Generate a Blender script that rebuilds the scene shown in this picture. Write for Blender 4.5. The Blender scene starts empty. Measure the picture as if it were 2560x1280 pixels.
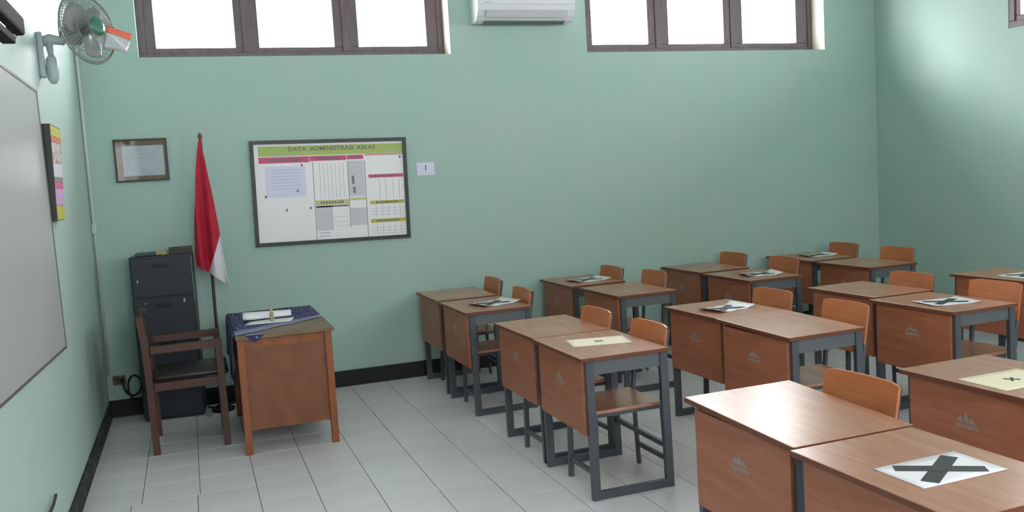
import bpy, bmesh, math, random
from mathutils import Vector, Matrix
random.seed(7)
S = bpy.context.scene
COL = S.collection
PI = math.pi

# ------------------------------------------------------------------ camera
def cam_axes(yaw, pitch, roll):
    cy, sy, cp, sp = math.cos(yaw), math.sin(yaw), math.cos(pitch), math.sin(pitch)
    fwd = Vector((sy*cp, cy*cp, sp)); right = Vector((cy, -sy, 0)); up = right.cross(fwd)
    cr, sr = math.cos(roll), math.sin(roll)
    return cr*right + sr*up, -sr*right + cr*up, fwd
F_PX = 2241.6
r_, u_, f_ = cam_axes(0.34316, -0.0901, -0.0600)
cd = bpy.data.cameras.new('camera'); cam = bpy.data.objects.new('camera', cd); COL.objects.link(cam)
cd.sensor_width = 36; cd.lens = F_PX/2560*36; cd.clip_start = 0.05; cd.clip_end = 200
m4 = Matrix.Identity(4)
for i in range(3):
    m4[i][0], m4[i][1], m4[i][2] = r_[i], u_[i], -f_[i]
m4.translation = Vector((0.67956, -7.32246, 1.64779))
cam.matrix_world = m4
S.camera = cam

# ------------------------------------------------------------------ world, exposure
S.view_settings.view_transform = 'Standard'; S.view_settings.look = 'None'
S.view_settings.gamma = 1; S.view_settings.use_curve_mapping = False
S.view_settings.exposure = 1.60
W = bpy.data.worlds.new('overcast_sky'); S.world = W; W.use_nodes = True
bg = W.node_tree.nodes['Background']; bg.inputs[0].default_value = (1.0, 0.975, 1.0, 1); bg.inputs[1].default_value = 8.0
try:
    S.cycles.use_denoising = True
    S.cycles.max_bounces = 10; S.cycles.diffuse_bounces = 6; S.cycles.glossy_bounces = 4; S.cycles.transparent_max_bounces = 12
    S.cycles.caustics_reflective = False; S.cycles.caustics_refractive = False
    S.cycles.sample_clamp_indirect = 20
except Exception: pass

sl = bpy.data.lights.new('hazy_sun', 'SUN'); sl.energy = 0.8; sl.angle = math.radians(16); sl.color = (1.0, 0.93, 0.90)
so = bpy.data.objects.new('hazy_sun', sl); COL.objects.link(so)
SUN_AZ = math.radians(-42)      # towards the sun: to the left of the back wall's outward normal
sd = Vector((math.sin(SUN_AZ), math.cos(SUN_AZ), 0.50*math.cos(SUN_AZ))).normalized()
so.rotation_euler = sd.to_track_quat('Z', 'Y').to_euler()
# room numbers (metres): left wall x=0, back wall y=0, floor z=0
RW, RD, RH, WT = 7.283, -8.9, 3.75, 0.26
WIN_BACK = [(0.435, 2.864), (4.115, 6.675)]; WB0, WB1 = 2.685, 3.45
WIN_RIGHT = [(-3.95, -1.555), (-7.6, -5.0)]; WR0, WR1 = 2.62, 3.45
WIN_FRONT = [(0.9, 2.6), (4.2, 5.6)]; WF0, WF1 = 1.7, 3.4
def portal(name, loc, nrm, sx, sz):
    d = bpy.data.lights.new(name, 'AREA'); d.shape = 'RECTANGLE'; d.size = sx; d.size_y = sz
    d.cycles.is_portal = True
    o = bpy.data.objects.new(name, d); COL.objects.link(o); o.location = loc
    o.rotation_euler = Vector(nrm).to_track_quat('-Z', 'Z').to_euler()
for a, b in WIN_BACK: portal('window_portal', ((a+b)/2, 0.30, (WB0+WB1)/2), (0, -1, 0), b-a, WB1-WB0)
for a, b in WIN_RIGHT: portal('window_portal', (RW+0.30, (a+b)/2, (WR0+WR1)/2), (-1, 0, 0), b-a, WR1-WR0)
for a, b in WIN_FRONT: portal('window_portal', ((a+b)/2, RD-0.30, (WF0+WF1)/2), (0, 1, 0), b-a, WF1-WF0)

# ------------------------------------------------------------------ materials
def lin(c):
    return tuple(((v/255)/12.92 if v/255 <= 0.04045 else ((v/255+0.055)/1.055)**2.4) for v in c) + (1,)
def mat(name, rgb, rough=0.5, metal=0.0, spec=0.5, alpha=None, coat=0):
    m = bpy.data.materials.new(name); m.use_nodes = True
    b = m.node_tree.nodes['Principled BSDF']
    b.inputs['Base Color'].default_value = lin(rgb); b.inputs['Roughness'].default_value = rough
    b.inputs['Metallic'].default_value = metal; b.inputs['Specular IOR Level'].default_value = spec
    if coat: b.inputs['Coat Weight'].default_value = coat; b.inputs['Coat Roughness'].default_value = 0.15
    return m
def noisy(name, c1, c2, scale=(1, 1, 1), nscale=5, rough=0.5, lo=0.35, hi=0.65, bump=0.0, coords='Object', detail=4, spec=0.5, dist=0.0, metal=0.0):
    m = mat(name, c1, rough, metal, spec); nt = m.node_tree; b = nt.nodes['Principled BSDF']
    tc = nt.nodes.new('ShaderNodeTexCoord'); mp = nt.nodes.new('ShaderNodeMapping'); mp.inputs['Scale'].default_value = scale
    n = nt.nodes.new('ShaderNodeTexNoise'); n.inputs['Scale'].default_value = nscale; n.inputs['Detail'].default_value = detail; n.inputs['Distortion'].default_value = dist
    r = nt.nodes.new('ShaderNodeValToRGB'); r.color_ramp.elements[0].position = lo; r.color_ramp.elements[1].position = hi
    r.color_ramp.elements[0].color = lin(c1); r.color_ramp.elements[1].color = lin(c2)
    nt.links.new(tc.outputs[coords], mp.inputs[0]); nt.links.new(mp.outputs[0], n.inputs['Vector'])
    nt.links.new(n.outputs[0], r.inputs[0]); nt.links.new(r.outputs[0], b.inputs['Base Color'])
    if bump:
        bp = nt.nodes.new('ShaderNodeBump'); bp.inputs['Strength'].default_value = bump; bp.inputs['Distance'].default_value = 0.004
        nt.links.new(n.outputs[0], bp.inputs['Height']); nt.links.new(bp.outputs[0], b.inputs['Normal'])
    return m
def shift_by_object(m, node_rgb=None, amt=0.12):
    """small per-object variation of value"""
    nt = m.node_tree; b = nt.nodes['Principled BSDF']
    oi = nt.nodes.new('ShaderNodeObjectInfo'); mr = nt.nodes.new('ShaderNodeMapRange')
    mr.inputs['To Min'].default_value = 1-amt; mr.inputs['To Max'].default_value = 1+amt
    hs = nt.nodes.new('ShaderNodeHueSaturation')
    l = b.inputs['Base Color'].links
    if l: nt.links.new(l[0].from_socket, hs.inputs['Color'])
    else: hs.inputs['Color'].default_value = b.inputs['Base Color'].default_value
    nt.links.new(oi.outputs['Random'], mr.inputs['Value']); nt.links.new(mr.outputs[0], hs.inputs['Value'])
    nt.links.new(hs.outputs[0], b.inputs['Base Color'])
    return m

M = {}
M['wall'] = noisy('mint_wall_paint', (174, 197, 190), (166, 198, 189), (1, 1, 1), 2.2, 0.55, 0.3, 0.7, 0.05, detail=5, spec=0.3)
M['wall_left'] = noisy('mint_wall_paint_scuffed', (182, 200, 194), (174, 201, 192), (1, 1, 1), 2.0, 0.5, 0.3, 0.7, 0.05, detail=5, spec=0.35)
def add_stain(m, center, scale, rgb, strength):
    nt = m.node_tree; b = nt.nodes['Principled BSDF']; src = b.inputs['Base Color'].links[0].from_socket
    g = nt.nodes.new('ShaderNodeNewGeometry'); sub = nt.nodes.new('ShaderNodeVectorMath'); sub.operation = 'SUBTRACT'; sub.inputs[1].default_value = center
    mul = nt.nodes.new('ShaderNodeVectorMath'); mul.operation = 'MULTIPLY'; mul.inputs[1].default_value = scale
    ln = nt.nodes.new('ShaderNodeVectorMath'); ln.operation = 'LENGTH'
    nz = nt.nodes.new('ShaderNodeTexNoise'); nz.inputs['Scale'].default_value = 7; nz.inputs['Detail'].default_value = 5
    ad = nt.nodes.new('ShaderNodeMath'); ad.operation = 'MULTIPLY_ADD'; ad.inputs[1].default_value = 1.3; 
    mr = nt.nodes.new('ShaderNodeMapRange'); mr.inputs['From Min'].default_value = 1.75; mr.inputs['From Max'].default_value = 0.9; mr.inputs['To Max'].default_value = strength
    mx = nt.nodes.new('ShaderNodeMixRGB'); mx.inputs[2].default_value = lin(rgb)
    L = nt.links.new
    L(g.outputs['Position'], sub.inputs[0]); L(sub.outputs[0], mul.inputs[0]); L(mul.outputs[0], ln.inputs[0]); L(g.outputs['Position'], nz.inputs['Vector'])
    L(nz.outputs[0], ad.inputs[0]); L(ln.outputs['Value'], ad.inputs[2]); L(ad.outputs[0], mr.inputs['Value']); L(mr.outputs[0], mx.inputs[0]); L(src, mx.inputs[1]); L(mx.outputs[0], b.inputs['Base Color'])
add_stain(M['wall_left'], (0, -0.50, 0.45), (1, 3.2, 2.2), (112, 122, 108), 0.6)
M['ceiling'] = mat('ceiling_white', (232, 232, 226), 0.8)
M['skirt'] = noisy('black_skirting_paint', (13, 15, 16), (22, 25, 25), (1, 1, 1), 9, 0.6, 0.4, 0.6)
M['skirt_worn'] = noisy('worn_skirting_paint', (18, 20, 21), (92, 112, 104), (1, 1, 1), 14, 0.6, 0.55, 0.72, 0.2)
M['tile'] = shift_by_object(noisy('white_ceramic_tile', (232, 230, 236), (236, 234, 240), (1, 1, 1), 4, 0.22, 0.3, 0.7, spec=0.5), amt=0.022)
M['grout'] = mat('grey_grout', (104, 104, 100), 0.9)
M['wframe'] = noisy('bloom_greyed_window_paint', (98, 84, 90), (112, 96, 100), (6, 6, 1), 6, 0.45)  # window bloom painted in: dark frame colour lightened and greyed
M['reveal'] = mat('daylit_reveal', (235, 228, 215), 0.6)
gl = bpy.data.materials.new('window_glass'); gl.use_nodes = True; nt = gl.node_tree; nt.nodes.clear()
o_ = nt.nodes.new('ShaderNodeOutputMaterial'); mx = nt.nodes.new('ShaderNodeMixShader'); tr = nt.nodes.new('ShaderNodeBsdfTransparent'); gg = nt.nodes.new('ShaderNodeBsdfGlossy')
gg.inputs['Roughness'].default_value = 0.02; mx.inputs[0].default_value = 0.06; tr.inputs[0].default_value = (0.97, 0.98, 0.98, 1)
nt.links.new(tr.outputs[0], mx.inputs[1]); nt.links.new(gg.outputs[0], mx.inputs[2]); nt.links.new(mx.outputs[0], o_.inputs[0])
M['glass'] = gl
def glassy(name, rgb, op, rough=0.1):
    g = bpy.data.materials.new(name); g.use_nodes = True; t = g.node_tree; t.nodes.clear()
    o = t.nodes.new('ShaderNodeOutputMaterial'); x = t.nodes.new('ShaderNodeMixShader'); a = t.nodes.new('ShaderNodeBsdfTransparent'); p = t.nodes.new('ShaderNodeBsdfPrincipled')
    p.inputs['Base Color'].default_value = lin(rgb); p.inputs['Roughness'].default_value = rough; x.inputs[0].default_value = op
    t.links.new(a.outputs[0], x.inputs[1]); t.links.new(p.outputs[0], x.inputs[2]); t.links.new(x.outputs[0], o.inputs[0])
    return g
M['wood_top'] = shift_by_object(noisy('laminate_top', (168, 112, 84), (186, 132, 102), (9, 1.2, 9), 3.0, 0.27, 0.3, 0.7, detail=6, dist=0.6, spec=1.0), amt=0.05)
M['wood_panel'] = shift_by_object(noisy('laminate_panel', (154, 90, 62), (174, 108, 80), (2, 1.0, 10), 2.4, 0.38, 0.3, 0.7, detail=6, dist=0.8), amt=0.06)
M['wood_back'] = shift_by_object(noisy('plywood_backrest', (182, 106, 64), (198, 122, 78), (2, 1.5, 14), 3.0, 0.35, 0.3, 0.7, detail=6, dist=0.5), amt=0.07)
M['wood_edge'] = mat('brown_edge_band', (112, 62, 40), 0.45)
M['steel'] = mat('grey_painted_steel', (84, 88, 95), 0.38, 0.2)
M['steel_light'] = mat('grey_painted_apron', (98, 102, 106), 0.45, 0.1)
M['cap'] = mat('pale_plastic_cap', (218, 200, 198), 0.3)
M['emblem'] = mat('pale_printed_emblem', (160, 136, 126), 0.5)
M['foot'] = mat('black_rubber', (28, 28, 30), 0.6)
M['teak'] = noisy('teacher_desk_wood', (136, 76, 42), (156, 90, 50), (6, 6, 1), 4, 0.42, 0.3, 0.7, detail=6, dist=0.5)
M['teak_panel'] = noisy('teacher_desk_panel', (120, 72, 46), (136, 82, 52), (3, 3, 2), 4, 0.45, 0.3, 0.7, detail=5)
M['teak_top'] = noisy('teacher_desk_top', (112, 92, 66), (130, 108, 78), (2, 6, 1), 4, 0.4)
M['dark_wood'] = noisy('dark_stained_wood', (74, 42, 36), (92, 54, 44), (5, 5, 1.2), 5, 0.4, 0.3, 0.7, detail=5)
M['dark_seat'] = mat('dark_vinyl_seat', (40, 33, 35), 0.35)
M['cabinet'] = noisy('charcoal_steel', (36, 41, 51), (42, 48, 58), (1, 1, 1), 4, 0.45, 0.3, 0.7)
M['cabinet_highlight'] = mat('painted_edge_highlight', (110, 122, 130), 0.35, 0.6)
M['chrome'] = mat('chrome_lock', (200, 205, 210), 0.25, 0.9)
M['black'] = mat('black_plastic', (22, 22, 24), 0.4)
M['blackframe'] = mat('black_aluminium_frame', (34, 38, 38), 0.4)
M['red'] = noisy('red_flag_cloth', (176, 28, 52), (190, 34, 58), (1, 1, 1), 8, 0.75)
M['white_cloth'] = mat('white_flag_cloth', (222, 222, 226), 0.75)
M['pole'] = mat('brown_flag_pole', (66, 50, 40), 0.45)
M['finial'] = mat('brown_finial', (120, 74, 70), 0.4)
M['paper'] = mat('white_paper', (246, 244, 252), 0.45, coat=0.3)
M['paper_dull'] = mat('white_paper_matt', (240, 238, 244), 0.7)
M['cream'] = mat('cream_paper', (248, 238, 208), 0.55)
M['ink'] = mat('black_ink', (36, 40, 46), 0.4)
M['ink_soft'] = mat('grey_ink', (128, 130, 136), 0.6)
M['ac'] = mat('white_plastic_case', (226, 229, 234), 0.28)
M['ac_flap'] = mat('white_plastic_louvre', (206, 208, 210), 0.35)
M['ac_dark'] = mat('grey_outlet_grille', (112, 122, 118), 0.6)
M['conduit'] = mat('white_pvc_conduit', (205, 212, 205), 0.45)
M['fan_body'] = mat('grey_fan_plastic', (168, 182, 184), 0.35)
M['fan_motor'] = mat('grey_motor_cover', (150, 154, 152), 0.4)
M['fan_cage'] = mat('grey_wire_guard', (140, 146, 144), 0.35, 0.5)
M['fan_blade'] = glassy('smoky_fan_blade', (150, 152, 154), 0.7, 0.3)
M['fan_hub'] = mat('green_hub_badge', (60, 120, 100), 0.3)
M['fan_grey'] = mat('dark_fan_spinner', (88, 90, 96), 0.3)
M['board'] = noisy('whiteboard_enamel', (186, 186, 186), (178, 179, 180), (1, 1, 1), 1.4, 0.3, 0.3, 0.7, detail=3)
M['alu'] = mat('aluminium_trim', (118, 110, 112), 0.4, 0.3)
M['brown_mat'] = noisy('brown_frame_mount', (104, 74, 52), (124, 88, 58), (3, 3, 3), 9, 0.5)
M['cert'] = noisy('certificate_paper', (176, 186, 198), (196, 202, 214), (1, 1, 1), 7, 0.3)
M['orange'] = mat('orange_wrapper', (232, 112, 88), 0.3)
M['foil'] = mat('foil_wrapper', (225, 222, 228), 0.15, 0.6)
M['tan'] = mat('tan_plastic', (206, 176, 118), 0.4)
M['beige'] = mat('beige_plastic', (170, 160, 130), 0.6)
M['greengrey'] = mat('grey_green_cloth', (74, 92, 88), 0.8)
M['screen_case'] = mat('black_screen_case', (36, 34, 34), 0.75, spec=0.15)
M['strip_white'] = mat('plain_white_strip', (240, 232, 234), 0.3)
M['concrete'] = noisy('outside_concrete', (150, 148, 142), (166, 164, 158), (1, 1, 1), 3, 0.9)
M['yellow_green'] = mat('yellow_green_print', (176, 196, 112), 0.6)
M['pink'] = mat('pink_print', (208, 92, 138), 0.6)
M['pink_pale'] = mat('pale_pink_print', (214, 150, 172), 0.6)
M['yellow'] = mat('mustard_print', (190, 184, 76), 0.6)
M['yellow_pale'] = mat('pale_yellow_print', (206, 204, 150), 0.6)
M['lavender'] = mat('lavender_paper', (222, 222, 246), 0.6)
M['chart'] = mat('chart_paper', (240, 238, 242), 0.4)
M['grey_cell'] = mat('grey_print', (208, 207, 213), 0.6)
M['rule'] = mat('grey_rule', (184, 183, 190), 0.6)
M['rule_dark'] = mat('dark_rule', (118, 118, 124), 0.6)
M['lilac'] = mat('lilac_print', (206, 160, 206), 0.5)
M['photo'] = noisy('photo_print', (150, 128, 110), (210, 204, 204), (1, 1, 1), 30, 0.5, 0.4, 0.6)

# batik cloth
def batik():
    m = mat('blue_batik_cloth', (52, 56, 100), 0.8); nt = m.node_tree; b = nt.nodes['Principled BSDF']
    tc = nt.nodes.new('ShaderNodeTexCoord'); v = nt.nodes.new('ShaderNodeTexVoronoi'); v.inputs['Scale'].default_value = 42
    r = nt.nodes.new('ShaderNodeValToRGB'); r.color_ramp.elements[0].position = 0.28; r.color_ramp.elements[1].position = 0.36
    r.color_ramp.elements[0].color = lin((140, 142, 176)); r.color_ramp.elements[1].color = lin((48, 52, 96))
    nt.links.new(tc.outputs['Object'], v.inputs['Vector']); nt.links.new(v.outputs['Distance'], r.inputs[0]); nt.links.new(r.outputs[0], b.inputs['Base Color'])
    return m
M['batik'] = batik()
M['batik_border'] = noisy('pale_batik_border', (128, 132, 172), (150, 152, 186), (1, 1, 1), 40, 0.8)

# ------------------------------------------------------------------ mesh helpers
class MB:
    def __init__(s): s.bm = bmesh.new()
    def box(s, x0, x1, y0, y1, z0, z1, bev=0.0):
        r = bmesh.ops.create_cube(s.bm, size=1.0)
        vs = r['verts']
        for v in vs:
            v.co = Vector((x0+(v.co.x+.5)*(x1-x0), y0+(v.co.y+.5)*(y1-y0), z0+(v.co.z+.5)*(z1-z0)))
        if bev:
            es = list({e for v in vs for e in v.link_edges})
            bmesh.ops.bevel(s.bm, geom=es, offset=bev, segments=2, affect='EDGES', profile=0.5)
        return s
    def hexa(s, pts):   # 8 points: bottom 4 ccw, top 4 ccw
        v = [s.bm.verts.new(p) for p in pts]
        for f in ((3, 2, 1, 0), (4, 5, 6, 7), (0, 1, 5, 4), (1, 2, 6, 5), (2, 3, 7, 6), (3, 0, 4, 7)):
            s.bm.faces.new([v[i] for i in f])
        return s
    def beam(s, p, q, wx, wy):   # square bar from p to q (mostly vertical), half sizes wx, wy
        p, q = Vector(p), Vector(q)
        pts = []
        for c in (p, q):
            pts += [c+Vector((-wx, -wy, 0)), c+Vector((wx, -wy, 0)), c+Vector((wx, wy, 0)), c+Vector((-wx, wy, 0))]
        return s.hexa(pts)
    def tube(s, pts, r, n=8, cap=True):
        pts = [Vector(p) for p in pts]; rings = []
        rr = r if isinstance(r, (list, tuple)) else [r]*len(pts)
        ref = None
        for i, p in enumerate(pts):
            t = (pts[min(i+1, len(pts)-1)] - pts[max(i-1, 0)]).normalized()
            if ref is None:
                ref = Vector((0, 0, 1)) if abs(t.z) < 0.9 else Vector((1, 0, 0))
            a = (ref - t*ref.dot(t)).normalized(); ref = a; b = t.cross(a)
            rings.append([s.bm.verts.new(p + rr[i]*(math.cos(2*PI*k/n)*a + math.sin(2*PI*k/n)*b)) for k in range(n)])
        for i in range(len(rings)-1):
            for k in range(n):
                s.bm.faces.new([rings[i][k], rings[i][(k+1) % n], rings[i+1][(k+1) % n], rings[i+1][k]])
        if cap:
            s.bm.faces.new(rings[0][::-1]); s.bm.faces.new(rings[-1])
        return s
    def lathe(s, prof, center, axis=(0, 0, 1), n=24, cap=True):
        ax = Vector(axis).normalized(); q = Vector((0, 0, 1)).rotation_difference(ax); c = Vector(center); rings = []
        for r, h in prof:
            rings.append([s.bm.verts.new(c + q @ Vector((r*math.cos(2*PI*k/n), r*math.sin(2*PI*k/n), h))) for k in range(n)])
        for i in range(len(rings)-1):
            for k in range(n):
                s.bm.faces.new([rings[i][k], rings[i][(k+1) % n], rings[i+1][(k+1) % n], rings[i+1][k]])
        if cap:
            s.bm.faces.new(rings[0][::-1]); s.bm.faces.new(rings[-1])
        return s
    def prism(s, poly, axis, a, b):   # poly of 2D points extruded on axis from a to b
        def P(u, v, w):
            return {'x': (w, u, v), 'y': (u, w, v), 'z': (u, v, w)}[axis]
        A = [s.bm.verts.new(P(u, v, a)) for u, v in poly]; B = [s.bm.verts.new(P(u, v, b)) for u, v in poly]
        n = len(poly)
        s.bm.faces.new(A[::-1]); s.bm.faces.new(B)
        for i in range(n): s.bm.faces.new([A[i], A[(i+1) % n], B[(i+1) % n], B[i]])
        return s
    def grid(s, fn, nu, nv):
        V = [[s.bm.verts.new(fn(i/nu, j/nv)) for j in range(nv+1)] for i in range(nu+1)]
        for i in range(nu):
            for j in range(nv): s.bm.faces.new([V[i][j], V[i+1][j], V[i+1][j+1], V[i][j+1]])
        return s
    def build(s, name, material, parent=None, smooth=False, solid=0, loc=None, flat_angle=None):
        bmesh.ops.recalc_face_normals(s.bm, faces=s.bm.faces[:])
        me = bpy.data.meshes.new(name); s.bm.to_mesh(me); s.bm.free()
        if smooth:
            for p in me.polygons: p.use_smooth = True
        me.materials.append(material)
        o = bpy.data.objects.new(name, me); COL.objects.link(o)
        if parent: o.parent = parent
        if loc: o.location = loc
        if solid:
            md = o.modifiers.new('thick', 'SOLIDIFY'); md.thickness = solid; md.offset = 0
        if flat_angle: me.set_sharp_from_angle(angle=math.radians(flat_angle))
        return o
def empty(name, loc=(0, 0, 0), rz=0):
    o = bpy.data.objects.new(name, None); COL.objects.link(o); o.location = loc; o.rotation_euler = (0, 0, rz); o.empty_display_size = 0.1
    return o
def tag(o, label, cat, group=None):
    o['label'] = label; o['category'] = cat
    if group: o['group'] = group
    return o
def struct(o): o['kind'] = 'structure'; return o
def children(o, table=None): return [c for c in ALLKIDS(o)]
def ALLKIDS(o): return [c for c in bpy.data.objects if c.parent == o]
def snapshot(root):
    def rec(o): return (o, [rec(c) for c in ALLKIDS(o)])
    return rec(root)
def copy_snap(t, parent=None):
    c = t[0].copy(); COL.objects.link(c); c.parent = parent
    for k in t[1]: copy_snap(k, c)
    return c

# ------------------------------------------------------------------ room shell
def wall_mesh(axis, a0, a1, c0, c1, z0, z1, openings, oz0, oz1):
    """wall running along axis with rectangular openings; thickness c0..c1"""
    mb = MB()
    def bx(u0, u1, w0, w1):
        if axis == 'x': mb.box(u0, u1, c0, c1, w0, w1)
        else: mb.box(c0, c1, u0, u1, w0, w1)
    cur = a0
    for u0, u1 in sorted(openings):
        bx(cur, u0, z0, z1); bx(u0, u1, z0, oz0); bx(u0, u1, oz1, z1); cur = u1
    bx(cur, a1, z0, z1)
    bmesh.ops.remove_doubles(mb.bm, verts=mb.bm.verts[:], dist=1e-5)
    return mb
struct(wall_mesh('x', -WT, RW+WT, 0, WT, -0.1, RH, WIN_BACK, WB0, WB1).build('wall_back', M['wall']))
struct(wall_mesh('y', RD, 0, RW, RW+WT, -0.1, RH, WIN_RIGHT, WR0, WR1).build('wall_right', M['wall']))
struct(MB().box(-WT, 0, RD, 0, -0.1, RH).build('wall_left', M['wall_left']))
struct(wall_mesh('x', -WT, RW+WT, RD-WT, RD, -0.1, RH, WIN_FRONT, WF0, WF1).build('wall_front', M['wall']))
struct(MB().box(-WT, RW+WT, RD-WT, WT, RH, RH+0.15).build('ceiling', M['ceiling']))
fl = struct(MB().box(-WT, RW+WT, RD-WT, WT, -0.15, -0.003).build('floor', M['grout']))
# unseen eaves shaped to limit the sky light, and ground outside
struct(MB().box(-2, RW+2, WT+0.002, 1.0, 3.90, 4.0).build('trim_1', M['concrete']))
struct(MB().box(RW+WT+0.002, RW+1.3, RD, WT, 3.52, 3.64).build('trim_4', M['concrete']))  # eave added to dim the right windows against the back ones
struct(MB().box(-16, RW+16, RD-16, 18, -0.45, -0.30).build('ground', M['concrete']))
# skirting
struct(MB().box(0.0, RW, -0.012, 0.0, 0, 0.130).build('baseboard_back', M['skirt']))
struct(MB().box(0.0, 0.012, RD, -0.012, 0, 0.125).build('baseboard_left', M['skirt_worn']))
struct(MB().box(RW-0.012, RW, RD, -0.012, 0, 0.130).build('baseboard_right', M['skirt']))

# windows: frame, mullions, sashes, panes
def make_window(idx, axis, a0, a1, z0, z1, c_in, sgn, bounds, label=None):
    """bounds: list of (pane_left, pane_right); c_in = inner face of frame; sgn = outward direction"""
    root = empty('window_%d' % idx); struct(root)
    cA, cB = sorted((c_in, c_in + sgn*0.07))
    def bx(mb, u0, u1, w0, w1, d0, d1):
        lo, hi = sorted((c_in+sgn*d0, c_in+sgn*d1))
        return mb.box(u0, u1, lo, hi, w0, w1, 0.004) if axis == 'x' else mb.box(lo, hi, u0, u1, w0, w1, 0.004)
    T = 0.055
    mb = MB(); bx(mb, a0, a1, z0, z0+T, 0, .07); bx(mb, a0, a1, z1-T, z1, 0, .07); bx(mb, a0, a0+T, z0+T, z1-T, 0, .07); bx(mb, a1-T, a1, z0+T, z1-T, 0, .07)
    mb.build('window_frame', M['wframe'], root)
    for i in range(len(bounds)-1):
        c = (bounds[i][1]+bounds[i+1][0])/2
        bx(MB(), c-0.034, c+0.034, z0+T, z1-T, 0, .07).build('mullion', M['wframe'], root)
    edges = [a0+T] + [x for i in range(len(bounds)-1) for x in ((bounds[i][1]+bounds[i+1][0])/2-0.034, (bounds[i][1]+bounds[i+1][0])/2+0.034)] + [a1-T]
    for i, (p, q) in enumerate(bounds):
        e0, e1 = edges[2*i]-0.003, edges[2*i+1]+0.003
        zb = z0+T-0.003; zt = z1-T+0.003; pb = z0+0.095; pt = z1-0.095
        mb = MB(); bx(mb, e0, e1, zb, pb, .012, .05); bx(mb, e0, e1, pt, zt, .012, .05); bx(mb, e0, p, pb, pt, .012, .05); bx(mb, q, e1, pb, pt, .012, .05)
        s = mb.build('sash', M['wframe'], root)
        mb = MB()
        lo, hi = sorted((c_in+sgn*0.028, c_in+sgn*0.032))
        (mb.box(p-.004, q+.004, lo, hi, pb-.004, pt+.004) if axis == 'x' else mb.box(lo, hi, p-.004, q+.004, pb-.004, pt+.004))
        mb.build('pane', M['glass'], s)
    return root
make_window(1, 'x', WIN_BACK[0][0], WIN_BACK[0][1], WB0, WB1, 0.18, 1, [(0.562, 1.15), (1.334, 1.93), (2.132, 2.712)])
make_window(2, 'x', WIN_BACK[1][0], WIN_BACK[1][1], WB0, WB1, 0.18, 1, [(4.262, 4.835), (5.053, 5.655), (5.866, 6.49)])
def thirds(a, b): 
    w = (b-a)/3; return [(a+i*w+0.10, a+(i+1)*w-0.10) for i in range(3)]
for i, (a, b) in enumerate(WIN_RIGHT): make_window(3+i, 'y', a, b, WR0, WR1, RW+0.005, 1, thirds(a, b))
for i, (a, b) in enumerate(WIN_FRONT): make_window(5+i, 'x', a, b, WF0, WF1, RD-0.05, -1, thirds(a, b))
# daylight painted as pale strips on the right jambs of the back windows
for i, (a, b) in enumerate(WIN_BACK):
    struct(MB().box(b-0.004, b, 0.001, 0.179, WB0, WB1).build('trim_%d' % (2+i), M['reveal']))

# floor tiles
T = 0.3; GX, GY = 0.0104, -3.08424
def proj(P):
    d = Vector(P) - m4.translation; z = d.dot(f_)
    if z < 0.2: return None
    return (1280+F_PX*d.dot(r_)/z, 640-F_PX*d.dot(u_)/z, z)
def tile_mesh(w, d):
    mb = MB(); g = 0.0018; b = 0.0012
    lo = [(-w/2+g, -d/2+g), (w/2-g, -d/2+g), (w/2-g, d/2-g), (-w/2+g, d/2-g)]
    hi = [(x-math.copysign(b, x), y-math.copysign(b, y)) for x, y in lo]
    A = [mb.bm.verts.new((x, y, -0.006)) for x, y in lo]; B = [mb.bm.verts.new((x, y, -0.0012)) for x, y in lo]; C = [mb.bm.verts.new((x, y, 0)) for x, y in hi]
    for R0, R1 in ((A, B), (B, C)):
        for i in range(4): mb.bm.faces.new([R0[i], R0[(i+1) % 4], R1[(i+1) % 4], R1[i]])
    mb.bm.faces.new(C)
    bmesh.ops.recalc_face_normals(mb.bm, faces=mb.bm.faces[:])
    for f in mb.bm.faces:
        if abs(f.normal.z) > 0.9 and f.normal.z < 0: f.normal_flip()
    me = bpy.data.meshes.new('tile'); mb.bm.to_mesh(me); mb.bm.free(); me.materials.append(M['tile']); return me
tiles = []   # (cx, cy, w, d)
YB = GY + 3*T   # the row where the odd patch starts (nearer than this)
xs = [0.012] + [GX+k*T for k in range(1, 25) if GX+k*T < RW-0.03] + [RW-0.012]
ys = [-0.012] + [GY+k*T for k in range(10, -20, -1) if RD+0.03 < GY+k*T < -0.03] + [RD+0.002]
for i in range(len(xs)-1):
    for j in range(len(ys)-1):
        x0, x1, y1, y0 = xs[i], xs[i+1], ys[j], ys[j+1]
        if y1 <= YB+1e-4 and x1 < 1.0: continue       # replaced by the patch of larger tiles
        tiles.append(((x0+x1)/2, (y0+y1)/2, x1-x0, y1-y0))
px_ = [0.012, 0.259, 0.597, GX+3*T]
yy = YB
while yy > RD+0.05:
    y0 = max(yy-0.338, RD+0.002)
    for i in range(3): tiles.append(((px_[i]+px_[i+1])/2, (yy+y0)/2, px_[i+1]-px_[i], yy-y0))
    yy = y0
def area(t):
    P = [proj((t[0]+sx*t[2]/2, t[1]+sy*t[3]/2, 0)) for sx, sy in ((-1, -1), (1, -1), (1, 1), (-1, 1))]
    if any(p is None for p in P): return 0
    if max(p[0] for p in P) < 0 or min(p[0] for p in P) > 2560 or min(p[1] for p in P) > 1280: return 0
    return abs(sum(P[i][0]*P[(i+1) % 4][1]-P[(i+1) % 4][0]*P[i][1] for i in range(4)))/2
tiles.sort(key=area, reverse=True)
mesh_cache = {}
rest = MB()
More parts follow.
